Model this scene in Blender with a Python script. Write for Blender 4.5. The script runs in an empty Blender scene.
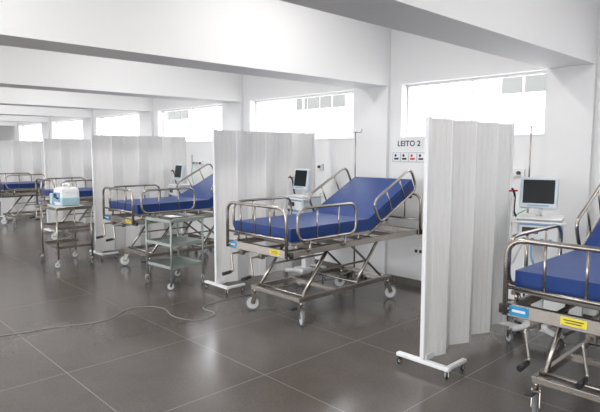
import bpy, bmesh, math, random
from mathutils import Vector, Matrix
random.seed(3)
sc = bpy.context.scene
sc.view_settings.view_transform = 'Standard'
sc.view_settings.look = 'None'

# ------------------------------------------------------------------ materials
def mat(name, col, rough=0.5, metal=0.0, noise=0.0, nscale=8.0, bump=0.0, bscale=60.0, spec=0.5, coat=0.0, emit=None):
    m = bpy.data.materials.new(name); m.use_nodes = True
    nt = m.node_tree; p = nt.nodes['Principled BSDF']
    p.inputs['Base Color'].default_value = (*col, 1)
    p.inputs['Roughness'].default_value = rough
    p.inputs['Metallic'].default_value = metal
    p.inputs['Specular IOR Level'].default_value = spec
    p.inputs['Coat Weight'].default_value = coat
    tc = nt.nodes.new('ShaderNodeTexCoord')
    if noise > 0:
        n = nt.nodes.new('ShaderNodeTexNoise'); n.inputs['Scale'].default_value = nscale
        n.inputs['Detail'].default_value = 6
        nt.links.new(tc.outputs['Object'], n.inputs['Vector'])
        r = nt.nodes.new('ShaderNodeMapRange')
        r.inputs['To Min'].default_value = 1 - noise; r.inputs['To Max'].default_value = 1 + noise
        nt.links.new(n.outputs['Fac'], r.inputs['Value'])
        mx = nt.nodes.new('ShaderNodeVectorMath'); mx.operation = 'SCALE'
        mx.inputs[0].default_value = col
        nt.links.new(r.outputs['Result'], mx.inputs['Scale'])
        nt.links.new(mx.outputs[0], p.inputs['Base Color'])
    if bump > 0:
        n2 = nt.nodes.new('ShaderNodeTexNoise'); n2.inputs['Scale'].default_value = bscale
        nt.links.new(tc.outputs['Object'], n2.inputs['Vector'])
        b = nt.nodes.new('ShaderNodeBump'); b.inputs['Strength'].default_value = bump
        b.inputs['Distance'].default_value = 0.01
        nt.links.new(n2.outputs['Fac'], b.inputs['Height'])
        nt.links.new(b.outputs['Normal'], p.inputs['Normal'])
    return m

M = {}
M['wall'] = mat('wall_paint', (0.82, 0.82, 0.825), 0.6, noise=0.02, nscale=1.5, bump=0.03, bscale=40)
M['beam'] = mat('beam_paint', (0.85, 0.85, 0.855), 0.6, noise=0.015, nscale=1.0)
M['ceil'] = mat('ceiling_paint', (0.84, 0.84, 0.84), 0.7, noise=0.02, nscale=1.0)
M['steel'] = mat('stainless_steel', (0.40, 0.365, 0.33), 0.25, 0.95, noise=0.05, nscale=5)
M['steel_d'] = mat('painted_steel_dark', (0.22, 0.20, 0.18), 0.35, 0.75, noise=0.05, nscale=5)
M['mattress'] = mat('blue_vinyl', (0.010, 0.043, 0.195), 0.40, noise=0.08, nscale=4, bump=0.25, bscale=9, spec=0.35)
M['piping'] = mat('blue_piping', (0.007, 0.022, 0.10), 0.5, noise=0.03)
M['tyre'] = mat('caster_tyre_grey', (0.20, 0.20, 0.205), 0.5, noise=0.05)
M['hub'] = mat('caster_hub_white', (0.72, 0.73, 0.75), 0.4, noise=0.03)
M['black'] = mat('black_plastic', (0.015, 0.015, 0.017), 0.4, noise=0.03)
M['screen_cloth'] = mat('screen_pvc', (0.86, 0.85, 0.84), 0.45, noise=0.02, nscale=3)
M['alu'] = mat('white_alu', (0.84, 0.84, 0.85), 0.35, 0.0, noise=0.02)
M['device'] = mat('device_plastic', (0.60, 0.67, 0.72), 0.4, noise=0.02)
M['device_b'] = mat('device_blue', (0.20, 0.38, 0.60), 0.4, noise=0.02)
M['display'] = mat('display_glass', (0.008, 0.012, 0.014), 0.35, noise=0.02, spec=0.2)
M['sticker_b'] = mat('sticker_blue', (0.03, 0.30, 0.62), 0.4, noise=0.02)
M['sticker_y'] = mat('sticker_yellow', (0.85, 0.72, 0.05), 0.4, noise=0.02)
M['white'] = mat('white_plastic', (0.82, 0.82, 0.82), 0.4, noise=0.02)
M['sign_grey'] = mat('sign_plate_grey', (0.52, 0.56, 0.60), 0.5, noise=0.02)
M['navy'] = mat('sign_navy', (0.02, 0.03, 0.10), 0.5, noise=0.02)
M['red'] = mat('red_plastic', (0.55, 0.03, 0.03), 0.4, noise=0.02)
M['green'] = mat('green_hose', (0.10, 0.42, 0.22), 0.4, noise=0.02)
M['tray'] = mat('trolley_enamel', (0.34, 0.38, 0.36), 0.35, 0.55, noise=0.05, nscale=5)
M['limegreen'] = mat('pale_blue_plastic', (0.42, 0.60, 0.66), 0.35, noise=0.03)
M['cable'] = mat('cable_grey', (0.27, 0.27, 0.245), 0.5, noise=0.02)
M['extw'] = mat('exterior_render', (0.88, 0.88, 0.87), 0.8, noise=0.03, nscale=0.6)
M['extg'] = mat('exterior_glazing', (0.15, 0.155, 0.15), 0.7, noise=0.25, nscale=0.8, spec=0.1)
M['ground'] = mat('exterior_concrete', (0.55, 0.54, 0.52), 0.9, noise=0.1, nscale=0.5)

def floor_mat():
    m = bpy.data.materials.new('polished_granilite'); m.use_nodes = True
    nt = m.node_tree; p = nt.nodes['Principled BSDF']; L = nt.links
    tc = nt.nodes.new('ShaderNodeTexCoord')
    mp = nt.nodes.new('ShaderNodeMapping'); mp.inputs['Location'].default_value = (2.83, -2.35, 0)
    L.new(tc.outputs['Object'], mp.inputs['Vector'])
    n1 = nt.nodes.new('ShaderNodeTexNoise'); n1.inputs['Scale'].default_value = 1.1; n1.inputs['Detail'].default_value = 8
    n1.inputs['Roughness'].default_value = 0.6
    L.new(tc.outputs['Object'], n1.inputs['Vector'])
    cr = nt.nodes.new('ShaderNodeValToRGB')
    cr.color_ramp.elements[0].position = 0.3; cr.color_ramp.elements[0].color = (0.083, 0.071, 0.063, 1)
    cr.color_ramp.elements[1].position = 0.75; cr.color_ramp.elements[1].color = (0.135, 0.117, 0.105, 1)
    L.new(n1.outputs['Fac'], cr.inputs['Fac'])
    v = nt.nodes.new('ShaderNodeTexNoise'); v.inputs['Scale'].default_value = 55; v.inputs['Detail'].default_value = 3
    L.new(tc.outputs['Object'], v.inputs['Vector'])
    vr = nt.nodes.new('ShaderNodeMapRange'); vr.inputs['From Min'].default_value = 0.3; vr.inputs['From Max'].default_value = 0.7
    vr.inputs['To Min'].default_value = 0.88; vr.inputs['To Max'].default_value = 1.12
    L.new(v.outputs['Fac'], vr.inputs['Value'])
    sc1 = nt.nodes.new('ShaderNodeVectorMath'); sc1.operation = 'SCALE'
    L.new(cr.outputs['Color'], sc1.inputs[0]); L.new(vr.outputs['Result'], sc1.inputs['Scale'])
    br = nt.nodes.new('ShaderNodeTexBrick'); br.offset = 0.0; br.squash = 1.0
    br.inputs['Scale'].default_value = 1.0; br.inputs['Brick Width'].default_value = 1.0
    br.inputs['Row Height'].default_value = 1.0; br.inputs['Mortar Size'].default_value = 0.0035
    br.inputs['Mortar Smooth'].default_value = 0.1
    L.new(mp.outputs['Vector'], br.inputs['Vector'])
    mx = nt.nodes.new('ShaderNodeMix'); mx.data_type = 'RGBA'
    L.new(br.outputs['Fac'], mx.inputs['Factor'])
    L.new(sc1.outputs[0], mx.inputs['A']); mx.inputs['B'].default_value = (0.24, 0.22, 0.20, 1)
    L.new(mx.outputs['Result'], p.inputs['Base Color'])
    rr = nt.nodes.new('ShaderNodeMapRange'); rr.inputs['To Min'].default_value = 0.13; rr.inputs['To Max'].default_value = 0.27
    L.new(n1.outputs['Fac'], rr.inputs['Value']); L.new(rr.outputs['Result'], p.inputs['Roughness'])
    p.inputs['Specular IOR Level'].default_value = 0.65
    return m
M['floor'] = floor_mat()

def glass_mat():
    m = bpy.data.materials.new('window_glass'); m.use_nodes = True
    nt = m.node_tree; nt.nodes.clear()
    o = nt.nodes.new('ShaderNodeOutputMaterial'); t = nt.nodes.new('ShaderNodeBsdfTransparent')
    g = nt.nodes.new('ShaderNodeBsdfGlossy'); g.inputs['Roughness'].default_value = 0.03
    mx = nt.nodes.new('ShaderNodeMixShader'); mx.inputs[0].default_value = 0.05
    nt.links.new(t.outputs[0], mx.inputs[1]); nt.links.new(g.outputs[0], mx.inputs[2])
    nt.links.new(mx.outputs[0], o.inputs[0]); return m
M['glass'] = glass_mat()

# ------------------------------------------------------------------ geometry helpers
def fillet(pts, rad, closed=False, n=5):
    pts = [Vector(p) for p in pts]; out = []; N = len(pts)
    for i, p in enumerate(pts):
        if not closed and i in (0, N-1):
            out.append(p); continue
        a = pts[(i-1) % N]; c = pts[(i+1) % N]
        d = min(rad, (a-p).length*0.49, (c-p).length*0.49)
        s = p + (a-p).normalized()*d; e = p + (c-p).normalized()*d
        for k in range(n+1):
            t = k/n
            out.append(s*(1-t)**2 + p*2*t*(1-t) + e*t*t)
    return out

def sweep(bm, pts, r, seg=10, closed=False):
    pts = [Vector(p) for p in pts]
    q = [pts[0]]
    for p in pts[1:]:
        if (p-q[-1]).length > 1e-5: q.append(p)
    if closed and (q[0]-q[-1]).length < 1e-5: q.pop()
    pts = q; N = len(pts)
    T = []
    for i in range(N):
        if closed: t = pts[(i+1) % N]-pts[i-1]
        else: t = pts[min(i+1, N-1)]-pts[max(i-1, 0)]
        T.append(t.normalized())
    up = Vector((0, 0, 1)) if abs(T[0].z) < 0.9 else Vector((1, 0, 0))
    nrm = T[0].cross(up).normalized(); rings = []
    for i in range(N):
        if i:
            nrm = (nrm - T[i]*nrm.dot(T[i]))
            nrm.normalize()
        bn = T[i].cross(nrm)
        rings.append([bm.verts.new(pts[i] + (nrm*math.cos(2*math.pi*k/seg)+bn*math.sin(2*math.pi*k/seg))*r) for k in range(seg)])
    rng = range(N) if closed else range(N-1)
    for i in rng:
        A = rings[i]; B = rings[(i+1) % N]
        for k in range(seg):
            f = bm.faces.new((A[k], A[(k+1) % seg], B[(k+1) % seg], B[k])); f.smooth = True
    if not closed:
        bm.faces.new(rings[0][::-1]); bm.faces.new(rings[-1])

def add_box(bm, c, s, rot=None, bev=0.0, seg=2):
    t = bmesh.new()
    bmesh.ops.create_cube(t, size=1.0)
    for v in t.verts: v.co = Vector((v.co.x*s[0], v.co.y*s[1], v.co.z*s[2]))
    if bev > 0:
        bmesh.ops.bevel(t, geom=t.edges[:], offset=bev, segments=seg, affect='EDGES', profile=0.5)
    mtx = Matrix.Translation(c) @ (rot.to_4x4() if rot else Matrix.Identity(4))
    bmesh.ops.transform(t, matrix=mtx, verts=t.verts)
    me = bpy.data.meshes.new('tmp'); t.to_mesh(me); t.free(); bm.from_mesh(me); bpy.data.meshes.remove(me)

class Thing:
    def __init__(self, name, loc=(0, 0, 0), rz=0):
        self.root = bpy.data.objects.new(name, None); sc.collection.objects.link(self.root)
        self.root.empty_display_size = 0.2
        self.root.location = loc; self.root.rotation_euler = (0, 0, math.radians(rz))
        self.p = {}
    def bm(self, part, m):
        if part not in self.p: self.p[part] = (bmesh.new(), m)
        return self.p[part][0]
    def box(self, part, m, c, s, bev=0.0, rot=None): add_box(self.bm(part, m), c, s, rot, bev)
    def tube(self, part, m, pts, r, fil=0.0, closed=False, seg=10):
        sweep(self.bm(part, m), fillet(pts, fil, closed) if fil else pts, r, seg, closed)
    def cyl(self, part, m, a, b, r, seg=20): sweep(self.bm(part, m), [a, b], r, seg)
    def caster(self, x, y, top, r=0.07, w=0.03, yaw=0, tyre='tyre', pre='caster'):
        R = Matrix.Rotation(math.radians(yaw), 3, 'Z')
        o = Vector((x, y, 0)); off = R @ Vector((0, -r*0.35, 0)); ax = R @ Vector((1, 0, 0))
        c = o + off + Vector((0, 0, r))
        b = self.bm(pre+'_tyres', M[tyre])
        ring = [c + (Vector((0, 0, 1))*math.cos(a) + (R @ Vector((0, 1, 0)))*math.sin(a))*(r-0.30*w - 0.002) for a in [2*math.pi*k/24 for k in range(24)]]
        sweep(b, ring, 0.30*w+0.002, 8, True)
        self.cyl(pre+'_hubs', M['hub'], c-ax*w*0.38, c+ax*w*0.38, r-w*0.45)
        self.cyl(pre+'_axles', M['steel_d'], c-ax*w*0.75, c+ax*w*0.75, r*0.16, 10)
        for s in (-1, 1):
            q = c+ax*s*w*0.65; t = o+ax*s*w*0.65+Vector((0, 0, 2*r+0.012))
            v = (t-q); ang = math.atan2((R.inverted() @ v).y, v.z)
            self.box(pre+'_forks', M['steel'], (q+t)/2, (0.004, r*0.6, v.length+0.01), rot=R @ Matrix.Rotation(-ang, 3, 'X'))
        self.box(pre+'_forks', M['steel'], o+Vector((0, 0, 2*r+0.014)), (w*1.45, r*0.75, 0.008), rot=R)
        self.cyl(pre+'_stems', M['steel'], o+Vector((0, 0, 2*r+0.012)), o+Vector((0, 0, top)), max(0.008, r*0.17), 12)
    def finish(self):
        for part, (b, m) in self.p.items():
            me = bpy.data.meshes.new(part); bmesh.ops.recalc_face_normals(b, faces=b.faces)
            b.to_mesh(me); b.free(); me.materials.append(m)
            o = bpy.data.objects.new(part, me); sc.collection.objects.link(o); o.parent = self.root
        return self.root

def instance(root, loc, rz=None, name=None):
    r = bpy.data.objects.new(name or root.name.split('.')[0], None); sc.collection.objects.link(r)
    r.empty_display_size = 0.2
    r.location = loc
    r.rotation_euler = (0, 0, math.radians(rz)) if rz is not None else root.rotation_euler
    for c in root.children:
        n = c.copy(); sc.collection.objects.link(n); n.parent = r
    return r

def solid(name, boxes, m, bev=0):
    b = bmesh.new()
    for (x0, x1, y0, y1, z0, z1) in boxes:
        add_box(b, Vector(((x0+x1)/2, (y0+y1)/2, (z0+z1)/2)), (x1-x0, y1-y0, z1-z0), None, bev)
    me = bpy.data.meshes.new(name); b.to_mesh(me); b.free(); me.materials.append(m)
    o = bpy.data.objects.new(name, me); sc.collection.objects.link(o); return o

# ------------------------------------------------------------------ room
WY = 5.23; XL, XR = -20.0, 4.0; YF = -4.5; CZ = 3.40; P = 2.83
SILL, HEAD = 1.72, 2.34
solid('floor', [(XL-0.2, XR+0.2, YF-0.2, WY+0.2, -0.15, 0)], M['floor'])
solid('ceiling', [(XL-0.2, XR+0.2, YF-0.2, WY+0.2, CZ, CZ+0.2)], M['ceil'])
wins = [(-3.785, -2.13), (-1.30, 0.75), (1.5, 3.5)]
for k in range(5): wins.append((-6.61-P*k, -4.52-P*k))
wins.sort()
bx = [(XL, XR, WY, WY+0.2, 0, SILL), (XL, XR, WY, WY+0.2, HEAD, CZ)]
px = XL
for a, b_ in wins:
    bx.append((px, a, WY, WY+0.2, SILL, HEAD)); px = b_
bx.append((px, XR, WY, WY+0.2, SILL, HEAD))
solid('wall_back', bx, M['wall'])
solid('wall_left', [(XL-0.2, XL, YF, WY, 0, CZ)], M['wall'])
solid('wall_right', [(XR, XR+0.2, YF, WY, 0, CZ)], M['wall'])
fb = [(XL, XR, YF-0.2, YF, 0, 0.7), (XL, XR, YF-0.2, YF, 3.1, CZ)]
x = XL
while x <= XR:
    fb.append((x, min(x+0.3, XR), YF-0.2, YF, 0.7, 3.1)); x += P
solid('wall_front', fb, M['wall'])
solid('baseboard_back', [(XL, XR, WY-0.012, WY, 0, 0.08)], M['floor'])
bxs = [-1.70] + [-3.95-P*k for k in range(6)] + [1.1]
for i, X in enumerate(bxs):
    solid('beam_%d' % (i+1), [(X-0.40, X, YF, WY, 2.33, CZ)], M['beam'])
    solid('column_%d' % (i+1), [(X-(0.42 if X > -2 else 0.50), X, WY-0.05, WY, 0, 2.33)], M['wall'])
for i, (a, b_) in enumerate(wins):
    t = Thing('window_%d' % (i+1))
    y = WY+0.13; f = 0.026
    t.box('frame', M['alu'], ((a+b_)/2, y, SILL+f/2), (b_-a, 0.05, f), 0.004)
    t.box('frame', M['alu'], ((a+b_)/2, y, HEAD-f/2), (b_-a, 0.05, f), 0.004)
    n = 2
    for k in range(n+1):
        xx = a+f/2+(b_-a-f)*k/n
        t.box('frame', M['alu'], (xx, y, (SILL+HEAD)/2), (f*0.7, 0.03, HEAD-SILL-0.01), 0.004)
    t.box('glass', M['glass'], ((a+b_)/2, y, (SILL+HEAD)/2), (b_-a-0.04, 0.005, HEAD-SILL-0.04))
    t.box('sill', M['alu'], ((a+b_)/2, WY+0.05, SILL+0.006), (b_-a, 0.12, 0.012), 0.003)
    t.finish()
t = Thing('door_1', (XL, 3.3, 0))
t.box('leaf', M['alu'], (0.03, 0, 1.05), (0.04, 0.95, 2.10), 0.005)
t.box('frame', M['wall'], (0.03, -0.51, 1.075), (0.07, 0.07, 2.15), 0.005)
t.box('frame', M['wall'], (0.03, 0.51, 1.075), (0.07, 0.07, 2.15), 0.005)
t.box('frame', M['wall'], (0.03, 0, 2.16), (0.07, 1.09, 0.07), 0.005)
t.cyl('handle', M['steel'], (0.09, 0.35, 1.0), (0.09, 0.47, 1.0), 0.01)
t.cyl('handle', M['steel'], (0.05, 0.45, 1.0), (0.09, 0.45, 1.0), 0.01)
t.finish()

# exterior
solid('ground_outside', [(-60, 40, WY+0.2, 40, -0.3, -0.05), (-60, 40, -30, YF-0.2, -0.3, -0.05)], M['ground'])
t = Thing('building_outside', (0, 14, 0))
t.box('facade', M['extw'], (-10, 0.5, 2.9), (60, 1.0, 5.9))
for x0, n in ((-6.6, 3), (-14.6, 4), (-24.5, 4)):
    for k in range(n):
        t.box('glazing', M['extg'], (x0+0.62*k, -0.01, 3.35), (0.54, 0.06, 0.55))
t.finish()

# ------------------------------------------------------------------ hospital bed
def build_bed(loc, lab_b=-0.37, lab_y=0.24):
    t = Thing('hospital_bed', loc); S = M['steel']; D = M['steel_d']
    for s in (-1, 1):
        t.box('main_frame', S, (s*0.41, 1.01, 0.69), (0.03, 1.92, 0.055), 0.004)
        t.box('platform_rail', S, (s*0.405, 0.60, 0.775), (0.025, 1.08, 0.025), 0.003)
        t.tube('platform_posts', S, [(s*0.41, 0.12, 0.70), (s*0.41, 0.12, 0.775)], 0.012)
        t.tube('platform_posts', S, [(s*0.41, 0.95, 0.70), (s*0.41, 0.95, 0.775)], 0.012)
    t.box('end_beam_foot', S, (0, 0.04, 0.685), (0.86, 0.035, 0.075), 0.004)
    t.box('end_beam_head', S, (0, 1.97, 0.685), (0.86, 0.035, 0.065), 0.004)
    for y in (0.45, 0.80, 1.18, 1.58):
        t.box('cross_members', D, (0, y, 0.685), (0.80, 0.03, 0.04), 0.003)
    t.box('mattress_platform', D, (0, 0.60, 0.786), (0.82, 1.08, 0.006))
    th = math.radians(27); hy, hz = 1.15, 0.79
    c, s_ = math.cos(th), math.sin(th)
    R = Matrix.Rotation(th, 3, 'X')
    def bp(x, u, v): return (x, hy+u*c-v*s_, hz+u*s_+v*c)
    t.box('backrest_platform', D, bp(0, 0.41, -0.012), (0.82, 0.80, 0.006), rot=R)
    for s in (-1, 1):
        t.tube('backrest_frame', S, [bp(s*0.40, 0, -0.02), bp(s*0.40, 0.82, -0.02)], 0.013)
        t.tube('backrest_struts', S, [bp(s*0.25, 0.55, -0.02), (s*0.25, 1.30, 0.70)], 0.011)
    t.tube('backrest_frame', S, [bp(-0.40, 0.82, -0.02), bp(0.40, 0.82, -0.02)], 0.013)
    TH = 0.115
    prof_lo = [(0.07, 0.79), (0.6, 0.79), (1.15, 0.79), (hy+0.83*c, hz+0.83*s_)]
    tb = TH*math.tan(th/2)
    prof_up = [(hy+0.83*c-TH*s_, hz+0.83*s_+TH*c), (1.15-tb, 0.79+TH), (0.6, 0.79+TH), (0.07, 0.79+TH)]
    b = t.bm('mattress', M['mattress'])
    tb2 = bmesh.new(); W = 0.40
    L_ = [tb2.verts.new((-W, y, z)) for y, z in prof_lo+prof_up]
    R_ = [tb2.verts.new((W, y, z)) for y, z in prof_lo+prof_up]
    n = len(L_)
    tb2.faces.new(L_[::-1]); tb2.faces.new(R_)
    for i in range(n): tb2.faces.new((L_[i], L_[(i+1) % n], R_[(i+1) % n], R_[i]))
    eds = [e for e in tb2.edges if abs(e.calc_face_angle(0)) > math.radians(35)]
    bmesh.ops.bevel(tb2, geom=eds, offset=0.028, segments=4, affect='EDGES', profile=0.5)
    me = bpy.data.meshes.new('t'); tb2.to_mesh(me); tb2.free(); b.from_mesh(me); bpy.data.meshes.remove(me)
    for f in b.faces: f.smooth = f.calc_area() < 0.02
    for s in (-1, 1):
        t.tube('mattress_piping', M['piping'], [(s*0.401, 0.10, 0.792+TH-0.028), (s*0.401, 1.15-tb, 0.792+TH-0.028), bp(s*0.401, 0.80, TH-0.028)], 0.003, seg=6)
    for y, ztop in ((0.0, 1.09), (1.99, 1.10)):
        nm = 'end_loop_foot' if y == 0 else 'end_loop_head'
        t.tube(nm, S, [(-0.42, y, 0.66), (-0.42, y, ztop), (0.42, y, ztop), (0.42, y, 0.66)], 0.015, 0.11)
        t.tube(nm, S, [(-0.42, y, 0.82), (0.42, y, 0.82)], 0.011)
        for x in (-0.21, 0, 0.21):
            t.tube(nm, S, [(x, y, 0.82), (x, y, ztop)], 0.008)
        for s in (-1, 1):
            t.tube('end_brackets', S, [(s*0.42, y, 0.69), (s*0.40, 0.04 if y == 0 else 1.97, 0.69)], 0.014)
    for s in (-1, 1):
        X = s*0.455
        t.tube('side_rail_foot', S, [(X, 0.10, 0.80), (X, 0.10, 1.085), (X, 0.86, 1.085), (X, 0.86, 0.80)], 0.013, 0.10, True)
        for y in (0.34, 0.62):
            t.tube('side_rail_foot', S, [(X, y, 0.80), (X, y, 1.085)], 0.008)
        for y in (0.25, 0.71):
            t.tube('side_rail_foot', S, [(X, y, 0.80), (X, y, 0.70), (s*0.41, y, 0.69)], 0.011, 0.02)
        t.tube('side_rail_back', S, [bp(X, 0.10, 0.02), bp(X, 0.10, 0.27), bp(X, 0.80, 0.27), bp(X, 0.80, 0.02)], 0.013, 0.09, True)
        for u in (0.33, 0.57):
            t.tube('side_rail_back', S, [bp(X, u, 0.02), bp(X, u, 0.27)], 0.008)
        for u in (0.22, 0.68):
            t.tube('side_rail_back', S, [bp(X, u, 0.02), bp(X, u, -0.02), bp(s*0.40, u, -0.02)], 0.011, 0.015)
    for s in (-1, 1):
        t.box('base_frame', S, (s*0.33, 0.90, 0.235), (0.03, 1.36, 0.045), 0.004)
        t.tube('lift_arms', S, [(s*0.30, 0.30, 0.25), (s*0.30, 0.66, 0.67)], 0.016)
        t.tube('lift_arms', S, [(s*0.30, 1.05, 0.25), (s*0.30, 1.41, 0.67)], 0.016)
        t.tube('lift_links', D, [(s*0.26, 1.50, 0.25), (s*0.26, 0.98, 0.66)], 0.012)
        t.tube('lift_links', D, [(s*0.27, 0.47, 0.45), (s*0.27, 1.22, 0.45)], 0.010)
        for y in (0.26, 1.54):
            t.caster(s*0.33, y, 0.22, r=0.075, w=0.034, yaw=random.choice((20, -35, 60, 150)))
        t.box('brake_pedals', M['black'], (s*0.33, 0.17, 0.165), (0.05, 0.06, 0.012), 0.004)
    for y in (0.24, 0.75, 1.56):
        t.box('base_cross', S, (0, y, 0.235), (0.64, 0.035, 0.04), 0.004)
    for y, z in ((0.66, 0.66), (1.41, 0.66), (0.30, 0.26), (1.05, 0.26), (0.98, 0.64)):
        t.tube('pivot_shafts', S, [(-0.33, y, z), (0.33, y, z)], 0.013)
    for x, y2 in ((-0.27, 0.95), (0.02, 1.2)):
        t.tube('crank_screws', D, [(x, 0.02, 0.62), (x, y2, 0.62)], 0.014)
        t.box('crank_screws', D, (x, 0.06, 0.63), (0.05, 0.04, 0.07), 0.004)
        t.tube('cranks', S, [(x, 0.04, 0.62), (x, -0.07, 0.62), (x+0.03, -0.07, 0.46), (x+0.03, -0.17, 0.45)], 0.009, 0.015)
        t.tube('crank_grips', M['black'], [(x+0.03, -0.10, 0.457), (x+0.03, -0.19, 0.448)], 0.016)
    t.box('maker_label', M['sticker_b'], (lab_b, 0.0215, 0.685), (0.11, 0.002, 0.055))
    t.box('maker_label_mark', M['white'], (lab_b, 0.0200, 0.685), (0.075, 0.002, 0.014))
    t.box('warning_label', M['sticker_y'], (lab_y, 0.0215, 0.69), (0.13, 0.002, 0.042))
    t.box('warning_label_lines', M['black'], (lab_y, 0.0200, 0.697), (0.10, 0.002, 0.005))
    t.box('warning_label_lines', M['black'], (lab_y, 0.0200, 0.683), (0.08, 0.002, 0.005))
    for s in (-1, 1):
        t.cyl('corner_bumpers', M['black'], (s*0.45, 1.99, 0.66), (s*0.45, 1.99, 0.71), 0.022)
        t.cyl('corner_bumpers', M['black'], (s*0.45, 0.03, 0.66), (s*0.45, 0.03, 0.71), 0.018)
    return t.finish()

FY = 3.05
bed = build_bed((-3.77, FY-0.02, 0))
instance(bed, (-6.60, FY, 0)); instance(bed, (-9.41, FY+0.05, 0)); instance(bed, (-12.24, FY, 0))
instance(bed, (-15.07, FY, 0))
build_bed((-0.93, FY-0.17, 0), lab_b=-0.35, lab_y=-0.06)

# ------------------------------------------------------------------ folding screen
def build_screen(loc, length):
    t = Thing('folding_screen', loc)
    n = 7; A = 0.050
    nodes = [(0.0, 0.0)]
    for k in range(1, n+1):
        nodes.append((A if k % 2 else -A*0.6, 0.03+(length-0.03)*k/n))
    nodes[-1] = (0, length)
    z0, z1 = 0.085, 1.80
    b = t.bm('panels', M['screen_cloth'])
    pr = []
    for k in range(n):
        a = Vector(nodes[k]); c = Vector(nodes[k+1]); d = (c-a); nn = Vector((d.y, -d.x)).normalized()
        m = 4
        for j in range(m):
            f0 = j/m; f1 = (j+0.90)/m; f2 = (j+0.95)/m
            for f, o in ((f0+0.01, 0.0), (f1, 0.0), (f2, -0.004)):
                pr.append(a+d*f+nn*o)
    pr.append(Vector(nodes[-1]))
    th = 0.010; front = []; back = []
    for i, p in enumerate(pr):
        q0 = pr[max(i-1, 0)]; q1 = pr[min(i+1, len(pr)-1)]
        d = (q1-q0).normalized(); nn = Vector((d.y, -d.x))
        front.append((p+nn*th/2)); back.append((p-nn*th/2))
    loop = front+back[::-1]
    lo = [b.verts.new((p.x, p.y, z0)) for p in loop]; hi = [b.verts.new((p.x, p.y, z1)) for p in loop]
    N = len(loop)
    for i in range(N): b.faces.new((lo[i], lo[(i+1) % N], hi[(i+1) % N], hi[i]))
    F = len(front)
    for i in range(F-1):
        b.faces.new((hi[i], hi[i+1], hi[N-2-i], hi[N-1-i])); b.faces.new((lo[i+1], lo[i], lo[N-1-i], lo[N-2-i]))
    for k, nd in enumerate(nodes):
        if 0 < k < n:
            t.cyl('hinge_strips', M['alu'], (nd[0], nd[1], z0), (nd[0], nd[1], z1+0.004), 0.008, 10)
    for y in (-0.02, length+0.015):
        t.box('end_posts', M['alu'], (0, y, 0.935), (0.035, 0.04, 1.75), 0.006)
        t.box('base_bars', M['alu'], (0, y, 0.072), (0.44, 0.045, 0.028), 0.006)
        for s in (-1, 1):
            t.caster(s*0.195, y, 0.066, r=0.023, w=0.018, yaw=30*s, tyre='black', pre='base_caster')
    t.box('base_bars', M['alu'], (0.195, 0.10, 0.072), (0.035, 0.24, 0.026), 0.006)
    t.caster(0.195, 0.20, 0.066, r=0.023, w=0.018, yaw=0, tyre='black', pre='base_caster')
    t.box('base_bars', M['alu'], (0, 0.035, 0.10), (0.05, 0.10, 0.05), 0.006)
    return t.finish()
s1 = build_screen((-2.10, 3.24, 0), 1.22)
s2 = build_screen((-4.96, 3.45, 0), 1.50)
instance(s2, (-7.78, 3.27, 0)); instance(s2, (-10.62, 3.55, 0)); instance(s2, (-13.42, 3.50, 0)); instance(s2, (-16.25, 3.5, 0))

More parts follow.
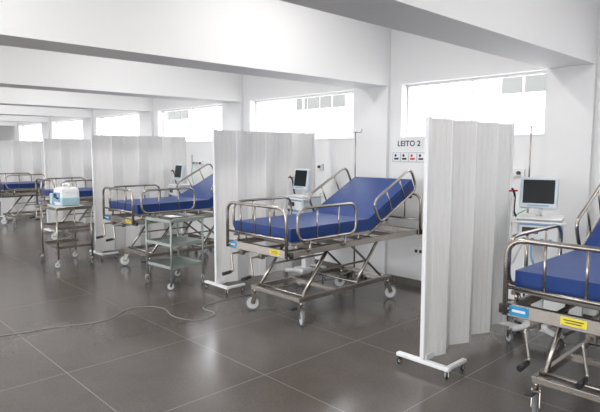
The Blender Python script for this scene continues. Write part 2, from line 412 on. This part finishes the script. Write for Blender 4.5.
# ------------------------------------------------------------------ ventilator with monitor
def build_vent(loc, rz):
    t = Thing('medical_ventilator', loc, rz); W = M['device']
    for a in (40, 140, 220, 320):
        x, y = 0.22*math.cos(math.radians(a)), 0.25*math.sin(math.radians(a))
        t.tube('base_legs', M['white'], [(0, 0, 0.135), (x, y, 0.125)], 0.024, seg=12)
        t.caster(x, y, 0.13, r=0.05, w=0.032, yaw=a, tyre='tyre')
    t.box('base_hub', M['white'], (0, 0, 0.14), (0.20, 0.20, 0.06), 0.02)
    t.box('column', M['white'], (0, 0.02, 0.50), (0.09, 0.07, 0.70), 0.012)
    t.box('lower_shelf', W, (0, 0, 0.48), (0.34, 0.30, 0.03), 0.008)
    t.box('humidifier', M['white'], (0.08, -0.02, 0.56), (0.12, 0.12, 0.13), 0.02)
    t.box('body', W, (0, 0, 0.925), (0.32, 0.28, 0.21), 0.02)
    t.box('front_panel', M['white'], (0, -0.142, 0.925), (0.28, 0.006, 0.17), 0.002)
    t.box('blue_trim', M['device_b'], (0, -0.146, 0.995), (0.28, 0.004, 0.018))
    for x in (-0.10, -0.04, 0.03, 0.09):
        t.cyl('ports_dark' if x < 0 else 'ports_blue', M['black'] if x < 0 else M['device_b'], (x, -0.145, 0.87), (x, -0.175, 0.87), 0.016, 14)
    t.box('display_slot', M['black'], (-0.06, -0.146, 0.945), (0.12, 0.004, 0.05))
    t.tube('handle', M['alu'], [(-0.17, -0.05, 1.0), (-0.20, -0.19, 1.015), (0.20, -0.19, 1.015), (0.17, -0.05, 1.0)], 0.010, 0.04)
    t.box('top_deck', M['white'], (0, 0.0, 1.04), (0.34, 0.30, 0.02), 0.006)
    t.cyl('monitor_stem', M['alu'], (-0.02, 0.02, 1.04), (-0.02, 0.02, 1.20), 0.022)
    Rm = Matrix.Rotation(math.radians(-8), 3, 'X')
    mc = Vector((-0.02, -0.01, 1.235))
    t.box('monitor_case', W, mc, (0.285, 0.055, 0.255), 0.014, rot=Rm)
    t.box('monitor_bezel', W, mc+Rm @ Vector((0, -0.028, 0)), (0.272, 0.006, 0.242), 0.003, rot=Rm)
    t.box('monitor_display', M['display'], mc+Rm @ Vector((0, -0.032, 0.010)), (0.235, 0.004, 0.190), rot=Rm)
    t.box('monitor_keys', M['device_b'], mc+Rm @ Vector((0, -0.032, -0.103)), (0.16, 0.004, 0.010), rot=Rm)
    t.tube('circuit_arm', M['black'], [(-0.16, 0, 1.0), (-0.21, 0, 1.06), (-0.20, -0.03, 1.22), (-0.22, -0.06, 1.27)], 0.009, 0.05)
    t.tube('circuit_arm_clip', M['red'], [(-0.185, -0.025, 1.25), (-0.24, -0.07, 1.25)], 0.008)
    t.tube('breathing_hose', M['white'], [(-0.10, -0.17, 0.87), (-0.13, -0.27, 0.80), (-0.18, -0.24, 0.65), (-0.21, -0.15, 0.85), (-0.21, -0.06, 1.20)], 0.012, 0.10)
    t.tube('breathing_hose_inner', M['device_b'], [(-0.04, -0.17, 0.87), (-0.03, -0.28, 0.75), (0.02, -0.20, 0.60), (0.08, -0.08, 0.56)], 0.010, 0.08)
    return t.finish()
v1 = build_vent((-1.80, 4.42, 0), 16)
instance(v1, (-4.62, 4.47, 0), -8); instance(v1, (-7.44, 4.50, 0), -8); instance(v1, (-10.28, 4.50, 0), -8)

# ------------------------------------------------------------------ IV poles
def build_iv(loc, h=1.78):
    t = Thing('iv_pole', loc)
    t.cyl('pole', M['steel'], (0, 0, 0.05), (0, 0, 1.1), 0.011, 12)
    t.cyl('inner_pole', M['steel'], (0, 0, 1.1), (0, 0, h), 0.007, 12)
    t.cyl('collar', M['black'], (0, 0, 1.08), (0, 0, 1.13), 0.017, 12)
    for k in range(5):
        a = 2*math.pi*k/5+0.3
        x, y = 0.15*math.cos(a), 0.15*math.sin(a)
        t.tube('legs', M['steel'], [(0, 0, 0.10), (x, y, 0.055)], 0.009)
        t.cyl('wheels', M['black'], (x-0.008, y, 0.022), (x+0.008, y, 0.022), 0.022, 14)
        t.cyl('wheel_stems', M['steel'], (x, y, 0.022), (x, y, 0.058), 0.006, 8)
    for s in (-1, 1):
        t.tube('hooks', M['steel'], [(0, 0, h), (s*0.09, 0, h-0.01), (s*0.10, 0, h+0.035)], 0.005, 0.02, seg=8)
    return t.finish()
iv = build_iv((-4.28, 5.00, 0), 1.80)
instance(iv, (-2.17, 5.02, 0)); instance(iv, (-7.13, 5.0, 0))

# ------------------------------------------------------------------ steel trolleys
def build_trolley(name, loc, sx, sy, H, shelves, rz=0, m='tray', handle=True):
    t = Thing(name, loc, rz); S = M['steel'] if m == 'steel' else M['tray']
    for a in (-1, 1):
        for b in (-1, 1):
            x, y = a*sx/2, b*sy/2
            t.tube('legs', S, [(x, y, 0.10), (x, y, H)], 0.013)
            t.caster(x, y, 0.12, r=0.045, w=0.022, yaw=30*a*b, tyre='tyre')
    for z in shelves:
        t.box('shelves', S, (0, 0, z), (sx, sy, 0.008))
        for b in (-1, 1):
            t.box('shelf_rims', S, (0, b*sy/2, z+0.012), (sx, 0.006, 0.034))
            t.box('shelf_rims', S, (b*sx/2, 0, z+0.012), (0.006, sy, 0.034))
    if handle:
        t.tube('handle', S, [(sx/2, -sy/2, H-0.02), (sx/2+0.05, -sy/2, H+0.02), (sx/2+0.05, sy/2, H+0.02), (sx/2, sy/2, H-0.02)], 0.010, 0.03)
    return t.finish()
build_trolley('utility_trolley', (-5.60, 3.28, 0), 0.50, 0.44, 0.79, (0.24, 0.50, 0.77), rz=4)
t = Thing('instrument_tray', (-5.62, 3.28, 0.7745))
t.box('tray_bottom', M['steel'], (0, 0, 0.006), (0.30, 0.22, 0.01), 0.002)
for s in (-1, 1):
    t.box('tray_rim', M['steel'], (0, s*0.11, 0.018), (0.30, 0.006, 0.034)); t.box('tray_rim', M['steel'], (s*0.15, 0, 0.018), (0.006, 0.22, 0.034))
t.box('gauze_packs', M['white'], (-0.04, 0, 0.022), (0.16, 0.12, 0.02), 0.005)
t.box('cotton_box', M['device'], (0.09, 0.03, 0.022), (0.07, 0.08, 0.02), 0.005)
t.finish()
CX, CY = -7.70, 2.80
build_trolley('emergency_cart', (CX, CY, 0), 0.60, 0.46, 0.80, (0.26, 0.52, 0.78), rz=0, m='steel')
t = Thing('transport_monitor', (CX, CY, 0.7845))
t.box('body', M['white'], (0, 0.02, 0.15), (0.34, 0.26, 0.27), 0.05)
t.box('base_tray', M['device'], (0, 0, 0.02), (0.48, 0.34, 0.035), 0.01)
t.box('side_bin', M['limegreen'], (-0.18, -0.01, 0.12), (0.10, 0.26, 0.15), 0.02)
t.box('side_bin', M['limegreen'], (0.19, -0.01, 0.10), (0.07, 0.24, 0.12), 0.02)
t.box('front_panel', M['device_b'], (0, -0.115, 0.15), (0.22, 0.012, 0.13), 0.004)
t.box('display', M['display'], (-0.04, -0.123, 0.17), (0.10, 0.006, 0.06))
for x in (0.04, 0.08): t.cyl('knobs', M['black'], (x, -0.12, 0.14), (x, -0.14, 0.14), 0.013, 12)
t.tube('handle', M['white'], [(-0.12, 0.02, 0.27), (-0.12, 0.02, 0.33), (0.12, 0.02, 0.33), (0.12, 0.02, 0.27)], 0.013, 0.03)
t.finish()

# ------------------------------------------------------------------ sign LEITO 2
def text(parent, body, loc, size, m):
    cu = bpy.data.curves.new('lettering', 'FONT'); cu.body = body; cu.size = size; cu.align_x = 'CENTER'; cu.align_y = 'CENTER'
    cu.extrude = 0.001; cu.offset = 0.0020; cu.space_character = 1.05; cu.materials.append(m)
    o = bpy.data.objects.new('lettering', cu); sc.collection.objects.link(o); o.parent = parent
    o.location = loc; o.rotation_euler = (math.radians(90), 0, 0)
t = Thing('bed_number_sign', (-3.665, WY, 1.655))
t.box('plate', M['white'], (0, -0.004, 0), (0.37, 0.007, 0.115), 0.002)
r = t.finish(); text(r, 'LEITO 2', (0, -0.0090, 0), 0.088, M['navy'])
t = Thing('pictogram_sign', (-3.665, WY, 1.50))
t.box('plate', M['sign_grey'], (0, -0.004, 0), (0.46, 0.007, 0.115), 0.002)
for k, mm in enumerate(('navy', 'black', 'red', 'navy')):
    x = -0.170+0.113*k
    t.box('panel_%s' % k, M['white'], (x, -0.008, 0), (0.094, 0.003, 0.095))
    t.cyl('symbol_%s' % k, M[mm], (x-0.012, -0.009, 0.02), (x-0.012, -0.012, 0.02), 0.016, 14)
    t.box('symbol_%s' % k, M[mm], (x, -0.0105, -0.018), (0.062, 0.003, 0.022))
t.finish()

def services(x):
    t = Thing('gas_outlet_panel', (x, WY, 1.36))
    t.box('panel', M['white'], (0, -0.015, 0), (0.30, 0.03, 0.08), 0.005)
    for k, mm in enumerate(('green', 'device_b', 'black')):
        t.cyl('outlets_%d' % k, M[mm], (-0.1+0.1*k, -0.03, 0), (-0.1+0.1*k, -0.055, 0), 0.018, 14)
    t.cyl('flowmeter', M['device'], (-0.1, -0.07, 0.0), (-0.1, -0.07, 0.14), 0.012, 12)
    t.tube('hose', M['green'], [(-0.1, -0.06, -0.0), (-0.12, -0.08, -0.25), (0.05, -0.10, -0.45), (0.22, -0.12, -0.35)], 0.006, 0.12, seg=8)
    t.finish()
    t = Thing('wall_outlet', (x-1.05, WY, 0.42))
    t.box('plate', M['white'], (0, -0.006, 0), (0.13, 0.012, 0.085), 0.004)
    t.box('sockets', M['black'], (-0.03, -0.013, 0), (0.035, 0.004, 0.035), 0.001)
    t.box('sockets', M['black'], (0.03, -0.013, 0), (0.035, 0.004, 0.035), 0.001)
    t.finish()
for x in (-2.45, -2.45-P+0.1, -2.4-2*P, -2.4-3*P): services(x)

t = Thing('power_cable')
cp = [(-5.4, 0.6), (-4.98, 1.22), (-4.90, 1.685), (-4.74, 2.05), (-5.05, 2.43), (-4.80, 2.68), (-4.45, 2.55), (-4.15, 2.67), (-4.22, 2.95), (-4.55, 2.90), (-4.60, 3.25), (-4.60, 4.2), (-4.40, 5.0)]
t.tube('cord', M['cable'], [(x, y, 0.005) for x, y in cp], 0.004, 0.25, seg=8)
t.finish()

# ------------------------------------------------------------------ invented ceiling fittings, added as fill light
for X in (-0.2, -2.95, -5.5, -8.3, -11.1, -14.0, -17.0):
    for Y in (0.5, 3.2):
        t = Thing('added_fill_luminaire', (X, Y, CZ))
        t.box('housing', M['white'], (0, 0, -0.03), (0.22, 1.2, 0.06), 0.01)
        for s in (-1, 1): t.cyl('tubes', M['alu'], (s*0.05, -0.56, -0.07), (s*0.05, 0.56, -0.07), 0.013, 12)
        r = t.finish()
        ld = bpy.data.lights.new('fill_lamp', 'AREA'); ld.shape = 'RECTANGLE'; ld.size = 0.2; ld.size_y = 1.15  # added soft fill to brighten walls and beam faces
        ld.energy = 25; ld.color = (1.0, 0.985, 0.965)
        lo = bpy.data.objects.new('fill_lamp', ld); sc.collection.objects.link(lo); lo.parent = r; lo.location = (0, 0, -0.10)

w = bpy.data.worlds.new('overcast'); sc.world = w; w.use_nodes = True
bg = w.node_tree.nodes['Background']; bg.inputs[0].default_value = (0.965, 0.98, 1.0, 1); bg.inputs[1].default_value = 5.9

cd = bpy.data.cameras.new('camera'); cd.sensor_width = 36; cd.lens = 539/600*36
co = bpy.data.objects.new('camera', cd); sc.collection.objects.link(co)
co.location = (0, 0, 1.58); co.rotation_euler = (math.radians(90-5.9), 0, math.radians(46.4))
sc.camera = co
